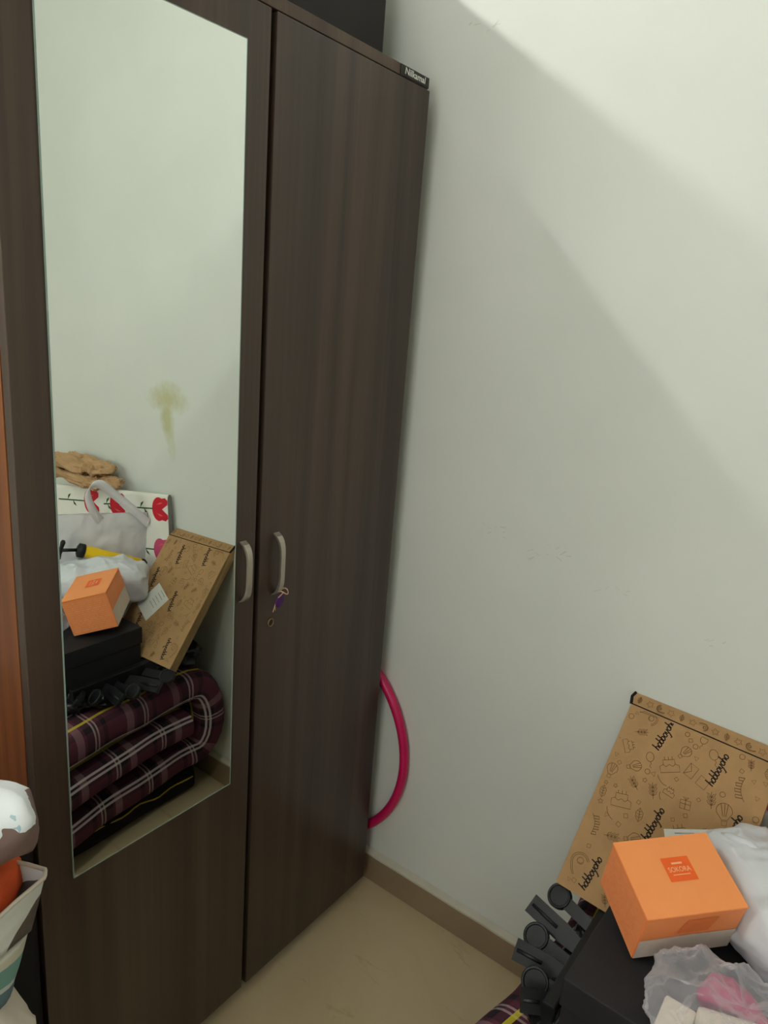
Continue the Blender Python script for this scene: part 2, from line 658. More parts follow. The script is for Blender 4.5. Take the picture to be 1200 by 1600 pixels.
# skirting along the right wall: tile face with a pale mortar ledge on top
BX = WALL_X - 0.012
bs = struct(box('baseboard_right', BX, WALL_X - 0.0005, R['y0'], R['y1'], 0.0, 0.076, 'skirting_tile', None, 0.0015), 'brown stone skirting along the right wall')
verts, faces = [], []
n = 160
for i in range(n + 1):
    y = R['y0'] + (R['y1'] - R['y0']) * i / n
    wv = 0.0016 * noise.noise(Vector((0, y * 14, 0)))
    verts += [(BX - 0.0008, y, 0.0745 + wv), (BX - 0.0008, y, 0.0795 + wv), (WALL_X - 0.0004, y, 0.0885 + wv)]
for i in range(n):
    a = i * 3
    faces += [(a, a + 3, a + 4, a + 1), (a + 1, a + 4, a + 5, a + 2)]
raw('mortar_ledge', verts, faces, 'skirting_top', bs)
# scuff marks on the wall
fr = Frame((WALL_X, 0, 0), (0, -1, 0), (0, 0, 1), 0.0003)
pr = Print(fr)
rs = random.Random(3)
for (cy, cz, cnt, sp_) in ((0.225, 1.02, 7, 0.03), (0.30, 0.985, 5, 0.03), (0.36, 1.01, 6, 0.035), (0.50, 0.97, 5, 0.05), (0.05, 1.97, 4, 0.012), (0.7, 0.93, 4, 0.05), (0.09, 1.955, 4, 0.01)):
    for i in range(cnt):
        a, b = cy + rs.uniform(-sp_, sp_), cz + rs.uniform(-sp_ * .4, sp_ * .4)
        th, L = rs.uniform(-0.5, 0.9), rs.uniform(0.005, 0.016)
        pr.line([(a, b), (a + L * .5 * math.cos(th), b + L * .5 * math.sin(th) + rs.uniform(-.001, .001)), (a + L * math.cos(th), b + L * math.sin(th))], rs.uniform(0.0006, 0.0014))
pr.build('scuff_marks', 'scuff', wr)['kind'] = 'stuff'

# ------------------------------------------------------------------ tube light on the back wall above the wardrobe
tl = thing('tube_light', 'white tube light mounted on the back wall above the wardrobe', 'light', (-1.25, R['y1'], 2.38))
box('batten', -0.61, 0.61, -0.046, -0.001, -0.0150, 0.0150, 'lamp_body', tl, 0.002)
for sx in (-1, 1):
    box('end_cap', sx * 0.6185 - 0.008, sx * 0.6185 + 0.008, -0.064, -0.001, -0.018, 0.018, 'lamp_body', tl, 0.004)
verts, faces = [], []
for i in range(2):
    for k in range(13):
        a_ = math.pi * k / 12
        verts.append((-0.61 + 1.22 * i, -0.0465 - 0.0145 * math.sin(a_), 0.0145 * math.cos(a_)))
for k in range(12):
    faces.append((k, k + 1, 14 + k, 13 + k))
faces += [tuple(range(13)), tuple(range(25, 12, -1)), (12, 0, 13, 25)]
raw('diffuser', verts, faces, 'tube_glow', tl)

# ------------------------------------------------------------------ wardrobe
DB, DT = 0.0365, 1.850
wd = thing('wardrobe', 'tall dark brown two-door wardrobe with a mirror on its left door', 'wardrobe')
XL = -0.826
box('side_panel', XL, XL + 0.016, 0.021, 0.46, DB, 1.852, 'side_reflection', wd, 0.001)['label'] = 'outer side panel coloured orange-brown for a warm reflection'
box('side_panel', -0.016, -0.001, 0.021, 0.46, DB, 1.852, 'wenge', wd, 0.001)
box('top_panel', XL, -0.001, 0.003, 0.46, 1.853, 1.8715, 'wenge_edge', wd, 0.001)
box('bottom_panel', XL + 0.017, -0.017, 0.025, 0.45, 0.06, 0.076, 'wenge', wd)
box('back_panel', XL + 0.017, -0.017, 0.452, 0.459, DB, 1.85, 'wenge', wd)
box('plinth', XL + 0.017, -0.017, 0.035, 0.053, 0.0, 0.06, 'wenge', wd)
box('plinth', XL + 0.017, -0.017, 0.43, 0.448, 0.0, 0.06, 'wenge', wd)
box('center_partition', -0.417, -0.401, 0.024, 0.45, 0.077, 1.85, 'dark_panel', wd)
d1 = box('door', XL, -0.4165, 0.0, 0.018, DB, DT, 'wenge', wd, 0.0012)
d1['label'] = 'left door carrying the mirror'
d2 = box('door', -0.4045, 0.0, 0.0, 0.018, DB, DT, 'wenge', wd, 0.0012)
d2['label'] = 'plain right door with a lock'
# mirror with a thin bright edge
MX0, MX1, MZ0, MZ1 = -0.7762, -0.4637, 0.566, 1.796
mi = box('mirror', MX0 + 0.001, MX1 - 0.001, -0.0026, -0.0002, MZ0 + 0.001, MZ1 - 0.001, 'mirror_silver', d1)
mi['label'] = 'tall rectangular mirror glued to the door'
bm = bmesh.new()
e = 0.001
for a in ((MX0, MX0 + e, MZ0, MZ1), (MX1 - e, MX1, MZ0, MZ1), (MX0, MX1, MZ0, MZ0 + e), (MX0, MX1, MZ1 - e, MZ1)):
    add_box(bm, a[0], a[1], -0.003, -0.0002, a[2], a[3])
link('mirror_rim', bm_mesh(bm, 'mirror_rim'), 'mirror_edge', d1)


def handle(cx, z0, z1, parent):
    # flat bowed bar in the YZ plane
    n = 22
    verts, faces = [], []
    h = (z1 - z0) / 2
    zc = (z0 + z1) / 2
    for i in range(n + 1):
        s = -1 + 2 * i / n
        z = zc + h * (math.copysign(abs(s) ** 0.92, s))
        y = -0.021 * (1 - abs(s) ** 4.2) ** 0.75
        yi = y + 0.0045 * (1 - abs(s) ** 12)
        zi = zc + (z - zc) * (0.955 if abs(s) < 1 else 0.95)
        wx = 0.0052 + 0.0018 * abs(s) ** 3
        verts += [(cx - wx, y, z), (cx + wx, y, z), (cx + wx, yi, zi), (cx - wx, yi, zi)]
    for i in range(n):
        a, b = i * 4, i * 4 + 4
        for k in range(4):
            k2 = (k + 1) % 4
            faces.append((a + k, a + k2, b + k2, b + k))
    faces += [(3, 2, 1, 0), (n * 4, n * 4 + 1, n * 4 + 2, n * 4 + 3)]
    o = raw('handle', verts, faces, 'satin_metal', parent)
    o['label'] = 'satin metal bow handle'
    return o


handle(-0.4455, 0.928, 1.041, d1)
handle(-0.3655, 0.920, 1.041, d2)
# lock: ring and dark slot
verts, faces = tube_data([(-0.372 + 0.0065 * math.cos(a), -0.0012, 0.866 + 0.0075 * math.sin(a)) for a in [2 * math.pi * i / 20 for i in range(20)]], 0.0014, 6, True)
lk = raw('lock', verts, faces, 'brass', d2, True)
lk['label'] = 'small brass lock ring'
bm = bmesh.new()
bmesh.ops.create_cone(bm, cap_ends=True, segments=20, radius1=0.0062, radius2=0.0062, depth=0.001, matrix=Matrix.Translation((-0.372, -0.0006, 0.866)) @ Matrix.Rotation(math.pi / 2, 4, 'X'))
link('lock_core', bm_mesh(bm, 'lock_core'), 'black_badge', d2)
# maker's badge
bd = box('badge', -0.094, -0.003, 0.0012, 0.0029, 1.8540, 1.8708, 'black_badge', wd, 0.0004)
bd['label'] = 'small black maker badge with white lettering'
text_mesh('badge_lettering', 'Nilkamal', 0.0155, 'white_ink', bd, (-0.049, 0.0009, 1.8626), (1, 0, 0), (0, 0, 1), 0.1, 0.066, 0.0003)

# key tag tied to the right handle
kt = thing('key_tag', 'purple key tag tied with thread to the right wardrobe handle', 'key tag', (-0.3665, -0.02, 0.93))
lp = [(0.009 * math.cos(a), -0.004 + 0.010 * math.sin(a), 0.004 + 0.003 * math.sin(a * 2 + 1)) for a in [2 * math.pi * i / 18 for i in range(18)]]
tube('thread_loop', lp, 0.0011, 'thread', kt, 6, True)
tube('thread', [(-0.004, -0.010, 0.006), (-0.012, -0.012, 0.003), (-0.018, -0.010, -0.002)], 0.0010, 'thread', kt, 6)
tube('thread', [(-0.020, -0.006, -0.014), (-0.022, -0.006, -0.02), (-0.026, -0.006, -0.029)], 0.0010, 'thread', kt, 6)
tube('thread', [(-0.022, -0.006, -0.019), (-0.020, -0.006, -0.027)], 0.0009, 'thread', kt, 6)
bm = bmesh.new()
bmesh.ops.create_uvsphere(bm, u_segments=20, v_segments=12, radius=1)
for v in bm.verts:
    p = v.co
    v.co = Vector((p.x * 0.0115 - 0.011, p.y * 0.003 - 0.008, p.z * 0.0125 - 0.010 + 0.15 * p.x * 0.012))
link('tag_disc', bm_mesh(bm, 'tag_disc'), 'purple_tag', kt, smooth=True)

# dark case on the wardrobe top
dc = thing('storage_case', 'large black flat-sided case lying on top of the wardrobe', 'case', (-0.30, 0.10, 1.872))
box('case_body', -0.32, 0.276, 0.0, 0.30, 0.0005, 0.150, 'dark_panel', dc, 0.006)
box('case_lid', -0.322, 0.278, -0.002, 0.302, 0.1505, 0.226, 'dark_panel', dc, 0.012)

# ------------------------------------------------------------------ hula hoop behind the wardrobe edge
hr = 0.292
hc = (0.031, 0.222, 0.376)
verts, faces = tube_data([(hc[0], hc[1] + hr * math.cos(a), hc[2] + hr * math.sin(a)) for a in [2 * math.pi * i / 96 for i in range(96)]], 0.0115, 14, True)
hp = tag(raw('hula_hoop', verts, faces, 'pink_plastic', None, True), 'pink hula hoop wedged between the wardrobe and the wall', 'hoop')

# ------------------------------------------------------------------ folded plaid quilt on the floor
qt = thing('folded_quilt', 'thick maroon plaid quilt folded in layers on the floor', 'quilt', (0, 0, 0))


def band(path, t_, y0, y1, name, mat, parent, seed=0.0, front=None):
    """A padded strip: path in XZ, cross-section a rounded rectangle spanning y0 (front) .. y1."""
    P = []
    for i in range(len(path) - 1):
        a, b = Vector(path[i]), Vector(path[i + 1])
        L = (b - a).length
        k = max(1, int(L / 0.025))
        for j in range(k):
            P.append(a + (b - a) * j / k)
    P.append(Vector(path[-1]))
    # chaikin-like smoothing
    for _ in range(2):
        P = [P[0]] + [(P[i - 1] + P[i] * 2 + P[i + 1]) / 4 for i in range(1, len(P) - 1)] + [P[-1]]
    h = t_ / 2
    prof = []      # (y, n, v)
    vlen = 0.0
    ny = 12
    for j in range(ny + 1):           # top, back to front
        f = j / ny
        prof.append((y1 + (y0 - h * 0.8 - y1) * f, h))
    for j in range(1, 10):            # rounded front
        a = math.pi / 2 - math.pi * j / 10
        prof.append((y0 - h * 0.8 + h * 0.8 * math.cos(a), h * math.copysign(abs(math.sin(a)) ** 0.75, math.sin(a))))
    for j in range(ny + 1):
        f = j / ny
        prof.append((y0 - h * 0.8 + (y1 - y0 + h * 0.8) * f, -h))
    vv = [0.0]
    for j in range(1, len(prof)):
        vv.append(vv[-1] + math.hypot(prof[j][0] - prof[j - 1][0], prof[j][1] - prof[j - 1][1]))
    v0 = vv[ny + 5]
    verts, faces, uvs = [], [], []
    u = 0.0
    n_ = len(P)
    for i in range(n_):
        if i:
            u += (P[i] - P[i - 1]).length
        d = (P[min(i + 1, n_ - 1)] - P[max(i - 1, 0)]).normalized()
        nn = Vector((-d.y, d.x))
        dy = front(P[i].x) if front else 0.0
        for j, (y, k) in enumerate(prof):
            kk = k * (1 + 0.10 * noise.noise(Vector((u * 7 + seed, y * 6, seed + (3 if k > 0 else 9)))))
            q = P[i] + nn * kk
            yy = y + (dy + 0.010 * noise.noise(Vector((u * 9, seed * 3.1, 0.5)))) * smoothstep((y - y1) / (y0 - y1))
            verts.append((q.x, yy, q.y))
            uvs.append((u, vv[j] - v0 + 0.035))
    m_ = len(prof)
    for i in range(n_ - 1):
        for j in range(m_ - 1):
            faces.append((i * m_ + j, i * m_ + j + 1, (i + 1) * m_ + j + 1, (i + 1) * m_ + j))
        faces.append((i * m_ + m_ - 1, i * m_, (i + 1) * m_, (i + 1) * m_ + m_ - 1))
    faces.append(tuple(range(m_)))
    faces.append(tuple((n_ - 1) * m_ + j for j in range(m_ - 1, -1, -1)))
    return raw(name, verts, faces, mat, parent, True, uvs)


def fold(cx, cz, r, a0, a1, n=8, rx=None):
    rx = r if rx is None else rx
    return [(cx + rx * math.cos(a0 + (a1 - a0) * i / n), cz + r * math.sin(a0 + (a1 - a0) * i / n)) for i in range(n + 1)]


H_ = math.pi / 2
outer = [(-0.80, 0.380), (-0.60, 0.376), (-0.40, 0.372), (-0.22, 0.372), (-0.12, 0.380)] + fold(-0.075, 0.275, 0.112, H_, -H_, 12, 0.055) + [(-0.20, 0.155), (-0.45, 0.145), (-0.80, 0.150)]
inner = [(-0.10, 0.272), (-0.2, 0.272), (-0.45, 0.262), (-0.80, 0.266)]


def fr_out(x):
    return 0.022 * math.sin((x + 0.1) * 9) - 0.03 * smoothstep((x + 0.30) / 0.2) + 0.0


q1 = band(outer, 0.084, -0.538, -1.32, 'quilt_fold', 'plaid', qt, 1.0, fr_out)
q2 = band(inner, 0.074, -0.528, -1.30, 'quilt_fold', 'plaid', qt, 5.0, fr_out)
# dark blanket lying under the quilt
bl = thing('dark_blanket', 'folded black blanket lying on the floor beneath the plaid quilt', 'blanket')
band([(-0.78, 0.050), (-0.4, 0.050), (-0.05, 0.052)], 0.094, -0.615, -1.30, 'blanket_body', 'blanket_dark', bl, 8.0)
tube('edge_cord', [(-0.70 + 0.02 * i, -0.612 + 0.003 * math.sin(i * 1.3), 0.066 + 0.004 * math.sin(i * 0.9)) for i in range(33)], 0.0022, 'cord_yellow', bl, 6)

# ------------------------------------------------------------------ black crumpled film on the quilt
for i, (c_, r_, sd, lb) in enumerate((((-0.29, -0.665, 0.438), (0.17, 0.055, 0.017), 2.0, 'crumpled shiny black plastic sheet on the quilt under the black box'),
                                      ((-0.07, -0.70, 0.445), (0.06, 0.07, 0.022), 6.0, 'crumpled shiny black plastic bag on the quilt near the wall'))):
    o = blob('black_plastic_bag', c_, r_, 'black_film', None, 0.8, 80, 40, 0.018, 22, sd, -r_[2] * 0.9)
    tag(o, lb, 'bag')

# ------------------------------------------------------------------ black box
bb = thing('black_box', 'flat black box on the quilt under the orange carton', 'box', (-0.33, -0.83, 0.466))
bb.rotation_euler = (0, 0, math.radians(-1.0))
box('box_base', -0.112, 0.132, -0.19, 0.166, 0.0, 0.062, 'black_card', bb, 0.002)
box('box_lid', -0.115, 0.135, -0.193, 0.169, 0.0625, 0.109, 'black_card', bb, 0.002)

# ------------------------------------------------------------------ black rack with round and square ended arms
rk = thing('black_rack', 'black plastic rack with alternating round and square arms beside the black box', 'rack')
box('rail', -0.415, -0.17, -0.648, -0.628, 0.452, 0.486, 'black_plastic', rk, 0.003)
tips = [((-0.182, -0.540, 0.468), (-0.212, -0.628, 0.462), 'r'), ((-0.236, -0.527, 0.466), (-0.262, -0.628, 0.458), 's'),
        ((-0.287, -0.543, 0.462), (-0.300, -0.630, 0.456), 'r'), ((-0.335, -0.547, 0.460), (-0.330, -0.630, 0.462), 's'),
        ((-0.376, -0.579, 0.464), (-0.365, -0.634, 0.462), 'r'), ((-0.420, -0.598, 0.470), (-0.392, -0.636, 0.466), 's')]
for tip, root, kind in tips:
    tip, root = Vector(tip), Vector(root)
    root = root + (root - tip) * 0.02
    tip = tip
    d = (tip - root).normalized()
    # the flats of the paddles face up and out to the room
    nrm = Vector((-0.72, -0.15, 0.68))
    nrm = (nrm - d * nrm.dot(d)).normalized()
    side = nrm.cross(d).normalized()
    hw = 0.0185 if kind == 'r' else 0.0165
    L = (tip - root).length
    out = []
    if kind == 'r':
        r0 = 0.021
        out = [(0, -0.010), (L - 2.0 * r0, -0.011)] + [(L - r0 + r0 * math.cos(a), r0 * math.sin(a)) for a in [math.radians(-150 + 300 * i / 18) for i in range(19)]] + [(L - 2.0 * r0, 0.011), (0, 0.010)]
    else:
        out = [(0, -0.012), (L * 0.35, -hw), (L, -hw), (L, hw), (L * 0.35, hw), (0, 0.012)]
    th = 0.0045
    verts = [root + d * a + side * b + nrm * th for a, b in out] + [root + d * a + side * b - nrm * th for a, b in out]
    k = len(out)
    faces = [tuple(range(k)), tuple(range(2 * k - 1, k - 1, -1))] + [(i, k + i, k + (i + 1) % k, (i + 1) % k) for i in range(k)]
    arm = raw('round_arm' if kind == 'r' else 'square_arm', verts, faces, 'black_plastic', rk)
    if kind == 'r':
        cc = root + d * (L - 0.021)
        v_, f_ = tube_data([cc + d * 0.019 * math.cos(a) + side * 0.019 * math.sin(a) + nrm * th for a in [2 * math.pi * i / 24 for i in range(24)]], 0.0026, 6, True)
        raw('raised_rim', v_, f_, 'black_plastic_rim', arm, True)
    else:
        f0 = root + d * (L * 0.45)
        v_, f_ = tube_data([f0 + nrm * th, root + d * (L * 0.95) + nrm * th], 0.003, 6)
        raw('raised_rib', v_, f_, 'black_plastic_rim', arm, True)

# ------------------------------------------------------------------ patterned kraft mailer box leaning on the wall
cbx = thing('mailer_box', 'brown cardboard mailer box with doodle print leaning on the wall', 'box')
BL = Vector((-0.190, -0.549, 0.492))
TLc = Vector((0.0235, -0.566, 0.7640))
es = (TLc - BL).normalized()
ey = Vector((0, -1, 0))
ey = (ey - es * ey.dot(es)).normalized()
en = ey.cross(es).normalized()
if en.x > 0:
    en = -en
LEN, WID, THK = (TLc - BL).length, 0.258, 0.026


def cpt(a, b, c=0.0):
    return BL + es * a + ey * b + en * c


WT = Vector((WALL_X - 0.0015, 0, TLc.z + 0.0155))
# main tray (front face is the printed lid); its top end is chamfered back to the wall
vs_ = []
for b in (0.0, WID):
    p0, p1 = cpt(0, b), cpt(LEN, b)
    p2 = Vector((WT.x, p1.y, p1.z + 0.0155))
    p4 = cpt(0, b, -THK)
    p3 = cpt(LEN - 0.012, b, -THK)
    if p3.x > WALL_X - 0.002:
        k = (WALL_X - 0.002 - p4.x) / (p3.x - p4.x)
        p3 = p4 + (p3 - p4) * k
    vs_ += [p0, p1, p2, p3, p4]
fs_ = [(0, 1, 6, 5), (1, 2, 7, 6), (2, 3, 8, 7), (3, 4, 9, 8), (4, 0, 5, 9), (0, 4, 3, 2, 1), (5, 6, 7, 8, 9)]
tray = raw('carton', vs_, fs_, 'kraft', cbx)
# lid lip: thin sheet edge lines along fold and sides
verts, faces = tube_data([cpt(LEN + 0.0006, b, 0.0004 + 0.0006 * math.sin(b * 60)) for b in [WID * i / 20 for i in range(21)]], 0.0011, 6)
raw('lid_fold', verts, faces, 'ink_black', cbx, True)['label'] = 'dark gap along the lid fold'
pa, pb = cpt(LEN, -0.0005), Vector((WT.x, cpt(LEN, 0).y + 0.0005, WT.z))
raw('corner_tab', *tube_data([pa, (pa + pb) / 2 + Vector((0, 0.003, 0.003)), pb], 0.0028, 6), 'ink_black', cbx, True)
# side strip of corrugated edge facing the wardrobe
sv = [cpt(0.002, 0.0, -0.002) + Vector((0, 0.0006, 0)), cpt(LEN - 0.004, 0.0, -0.002) + Vector((0, 0.0006, 0)), vs_[3] + Vector((0, 0.0006, 0)) - es * 0.002, cpt(0.002, 0, -THK + 0.002) + Vector((0, 0.0006, 0))]
raw('side_flap', sv, [(0, 1, 2, 3)], 'kraft_edge', cbx)

PF = Frame(BL, ey, es, 0.0004)
if PF.n.dot(en) < 0:
    PF.n = -PF.n
doodle = Print(PF, (0.003, WID - 0.003, 0.003, LEN - 0.003))
LW = 0.00085


def d_leaf(x, y, s, r):
    doodle.line(xf([(0, -1), (0, 1)], x, y, s, r), LW)
    for k in (-0.6, -0.15, 0.3):
        for sg in (-1, 1):
            doodle.line(xf([(0, k), (sg * 0.35, k + 0.2), (sg * 0.5, k + 0.55), (sg * 0.2, k + 0.4), (0, k)], x, y, s, r), LW)


def d_balloon(x, y, s, r):
    doodle.line(xf(arc(0, 0.2, 0.55, 0, 2 * math.pi, 14, 0.7), x, y, s, r), LW)
    doodle.line(xf([(0, -0.5), (0.15, -0.8), (-0.1, -1.1), (0.1, -1.4)], x, y, s, r), LW)


def d_basket(x, y, s, r):
    doodle.line(xf(arc(0, 0.3, 0.7, -0.3, math.pi + 0.3, 12), x, y, s, r), LW)
    for k in (-0.3, 0.05, 0.35):
        doodle.line(xf([(k, 0.95), (k * 0.7, 0.4), (k * 0.4, -0.2)], x, y, s, r), LW)
    doodle.line(xf([(-0.66, 0.1), (-0.25, -0.5), (0.25, -0.5), (0.66, 0.1)], x, y, s, r), LW)
    doodle.line(xf([(-0.25, -0.6), (0.25, -0.6), (0.2, -1), (-0.2, -1)], x, y, s, r), LW, True)


def d_cake(x, y, s, r):
    doodle.line(xf([(-0.9, -0.6), (0.9, -0.6), (0.9, 0.0), (0.6, 0.15), (0.3, -0.05), (0, 0.15), (-0.3, -0.05), (-0.6, 0.15), (-0.9, 0)], x, y, s, r), LW, True)
    doodle.line(xf([(-0.55, 0.15), (-0.55, 0.6), (0.55, 0.6), (0.55, 0.15)], x, y, s, r), LW)
    for k in (-0.35, 0, 0.35):
        doodle.line(xf([(k, 0.6), (k, 0.9)], x, y, s, r), LW)
    doodle.line(xf(arc(0, -0.8, 1.2, math.pi, 1.35 * math.pi, 6), x, y, s, r), LW)


def d_poly(x, y, s, r, n_):
    doodle.line(xf([(math.cos(2 * math.pi * i / n_), math.sin(2 * math.pi * i / n_)) for i in range(n_)], x, y, s, r), LW, True)


def d_gift(x, y, s, r):
    doodle.line(xf([(-0.7, -0.7), (0.7, -0.7), (0.7, 0.5), (-0.7, 0.5)], x, y, s, r), LW, True)
    doodle.line(xf([(0, -0.7), (0, 0.5)], x, y, s, r), LW)
    doodle.line(xf([(-0.7, 0.0), (0.7, 0.0)], x, y, s, r), LW)
    doodle.line(xf([(0, 0.5), (-0.4, 0.95), (-0.1, 0.95), (0, 0.5), (0.4, 0.95), (0.1, 0.95)], x, y, s, r), LW, True)


def d_env(x, y, s, r):
    doodle.line(xf([(-0.8, -0.55), (0.8, -0.55), (0.8, 0.55), (-0.8, 0.55)], x, y, s, r), LW, True)
    doodle.line(xf([(-0.8, 0.55), (0, -0.05), (0.8, 0.55)], x, y, s, r), LW)


def d_bunting(x, y, s, r):
    top = [(-1.6 + 0.4 * i, 0.12 * (i - 4) ** 2 / 4) for i in range(9)]
    doodle.line(xf(top, x, y, s, r), LW)
    for i in range(0, 8, 2):
        a, b = top[i], top[i + 1]
        doodle.line(xf([a, ((a[0] + b[0]) / 2 - 0.2, a[1] - 0.8), ((a[0] + b[0]) / 2 + 0.2, a[1] - 0.75), b], x, y, s, r), LW * 1.6)


def d_rainbow(x, y, s, r):
    for k in (1.0, 0.82):
        doodle.line(xf(arc(0, 0, k, 0.1, math.pi, 12) + [(-k, -0.7), (-k * 0.8, -1.3)], x, y, s, r), LW)
    doodle.line(xf(arc(0.05, 0.15, 0.36, 0, 2 * math.pi, 10), x, y, s, r), LW)
    doodle.line(xf(arc(0.05, 0.1, 0.2, 3.4, 6.0, 6), x, y, s, r), LW)


def d_leaf2(x, y, s, r):
    doodle.line(xf([(0, -1), (0.45, -0.4), (0.5, 0.3), (0, 1), (-0.5, 0.3), (-0.45, -0.4)], x, y, s, r), LW, True)
    doodle.line(xf([(0, -0.9), (0, 0.9)], x, y, s, r), LW)
    for k in (-0.4, 0, 0.4):
        doodle.line(xf([(-0.35, k + 0.2), (0, k), (0.35, k + 0.2)], x, y, s, r), LW)


def d_star(x, y, s, r):
    doodle.line(xf([((1 if i % 2 == 0 else 0.5) * math.cos(math.pi * i / 5), (1 if i % 2 == 0 else 0.5) * math.sin(math.pi * i / 5)) for i in range(10)], x, y, s, r), LW, True)


GL = {'h': ([[(0, 1.05), (-0.03, 0)], [(-0.02, 0.3), (0.12, 0.52), (0.28, 0.42), (0.30, 0.0)]], 0.42),
      'o': ([arc(0.2, 0.25, 0.2, 0, 2 * math.pi, 10, 0.26)], 0.50),
      'b': ([[(0, 1.05), (-0.02, 0.02)], arc(0.16, 0.25, 0.19, -2.6, 2.6, 10, 0.26)], 0.46),
      'p': ([[(0, 0.55), (-0.04, -0.5)], arc(0.16, 0.25, 0.19, -2.6, 2.6, 10, 0.26)], 0.46),
      'y': ([[(0, 0.52), (0.06, 0.1), (0.2, 0.04), (0.3, 0.2)], [(0.34, 0.54), (0.24, -0.1), (0.05, -0.55), (-0.1, -0.45)]], 0.46)}


def script(x, y, s, r, txt='hobboyoho'):
    word = Print(PF, (0.003, WID - 0.003, 0.003, LEN - 0.003))
    tot = sum(GL[c][1] for c in txt)
    cx = -tot / 2
    for c in txt:
        for st in GL[c][0]:
            word.line(xf([(cx + a + 0.18 * b, b - 0.25) for a, b in st], x, y, s, r), s * 0.150)
        cx += GL[c][1]
    word.build('script_word', 'ink_black', cbx)['label'] = 'black script lettering'


words = [(0.0493, 0.0439), (0.1122, 0.1677), (0.0748, 0.318), (0.1747, 0.300), (0.200, 0.10), (0.225, 0.215)]
up = math.pi / 2
for x, y in words:
    script(x, y, 0.0142, up - 0.12)
taken = [(x, y, 0.026) for x, y in words] + [(x, y + dy, 0.017) for x, y in words for dy in (-0.022, 0.022)]


def put(fn, x, y, s, r, rad=None, *a):
    fn(x, y, s, r, *a)
    taken.append((x, y, rad or s * 1.05))


put(d_rainbow, 0.024, 0.05, 0.016, up - 1.2, 0.024)
put(d_bunting, 0.022, 0.120, 0.011, up + 0.3, 0.02)
put(d_cake, 0.048, 0.178, 0.019, 0.25)
put(d_leaf2, 0.084, 0.170, 0.012, 0.2)
put(d_basket, 0.026, 0.222, 0.014, -1.0) if False else None
put(d_leaf, 0.056, 0.115, 0.014, -1.3)
put(d_basket, 0.088, 0.128, 0.014, -1.1)
put(d_basket, 0.046, 0.243, 0.013, -1.0)
put(d_balloon, 0.066, 0.268, 0.012, 0.4)
put(d_cake, 0.100, 0.270, 0.018, 0.5)
put(d_leaf, 0.036, 0.305, 0.012, -1.2)
put(d_rainbow, 0.040, 0.335, 0.014, -1.2, 0.02)
put(d_env, 0.135, 0.278, 0.014, 1.3)
put(d_poly, 0.158, 0.268, 0.012, 0.5, 0.012, 4)
put(d_balloon, 0.160, 0.318, 0.013, 0.5)
put(d_gift, 0.145, 0.222, 0.012, 0.2)
put(d_leaf, 0.090, 0.218, 0.014, 0.4)
put(d_leaf, 0.180, 0.247, 0.014, 0.3)
put(d_basket, 0.205, 0.235, 0.018, 0.3)
put(d_cake, 0.155, 0.170, 0.02, 0.6)
put(d_leaf, 0.190, 0.195, 0.013, -1.3)
put(d_balloon, 0.218, 0.178, 0.012, 1.0)
put(d_bunting, 0.215, 0.285, 0.012, -1.3, 0.02)
kinds = [d_leaf, d_balloon, d_cake, d_gift, d_leaf2, d_basket, d_env]
rr = random.Random(11)
for i in range(700):
    big = i < 260
    s = rr.uniform(0.010, 0.014) if big else rr.uniform(0.0036, 0.005)
    x, y = rr.uniform(0.008, WID - 0.008), rr.uniform(0.008, LEN - 0.008)
    if all((x - a) ** 2 + (y - b) ** 2 > (s * 1.1 + c) ** 2 for a, b, c in taken):
        r = rr.uniform(-1.5, 1.5)
        if big:
            put(rr.choice(kinds), x, y, s, r)
        else:
            k = rr.randint(0, 3)
            if k == 3:
                put(d_star, x, y, s, r)
            else:
                put(d_poly, x, y, s, r, s, (3, 4, 12)[k])
doodle.build('doodle_print', 'ink_brown', cbx)['kind'] = 'stuff'
# doodles on the top lip
p1, p2 = cpt(LEN, 0), Vector((WT.x, cpt(LEN, 0).y, WT.z))
F2 = Frame(p1, ey, (p2 - p1), 0.0016)
if F2.n.z < 0:
    F2.n = -F2.n
lipw = (p2 - p1).length
keep, doodle = doodle, Print(F2, (0.002, WID - 0.002, 0.001, lipw - 0.001))
for i in range(13):
    x = 0.012 + i * 0.0195
    (d_leaf2 if i % 4 == 0 else d_rainbow if i % 4 == 2 else d_star)(x, lipw * 0.5, 0.007, i * 0.8)
doodle.build('lip_print', 'ink_brown', cbx)['kind'] = 'stuff'
# white address label on the front
lab = raw('address_label', [PF.p(a, b, 1.5) for a, b in ((0.128, 0.168), (0.195, 0.203), (0.236, 0.126), (0.169, 0.091))], [(0, 1, 2, 3)], 'label_paper', cbx)
F3 = Frame(PF.o, PF.u, PF.v, 0.0008)
F3.n = PF.n
lp_ = Print(F3)
for i in range(5):
    lp_.line([(0.146 + 0.005 * i, 0.170 - 0.0095 * i), (0.174 + 0.005 * i, 0.1845 - 0.0095 * i)], 0.0024)
lp_.build('label_print', 'label_grey', lab)['kind'] = 'stuff'
lab['label'] = 'white address label'

# ------------------------------------------------------------------ orange carton
oc = thing('orange_carton', 'orange gift carton with a square printed emblem on its lid', 'box')
M3 = Matrix(((0.660, 0.710, -0.244), (0.701, -0.699, -0.140), (0.270, 0.078, 0.960)))
ea, eb = M3.col[0].normalized(), M3.col[1].normalized()
eb = (eb - ea * eb.dot(ea)).normalized()
eh = eb.cross(ea).normalized()
if eh.z < 0:
    eh = -eh
DA, DBB, DH = 0.114, 0.148, 0.101
O0 = Vector((-0.352, -0.723, 0.5800))


def op(a, b, h):
    return O0 + ea * a + eb * b + eh * h


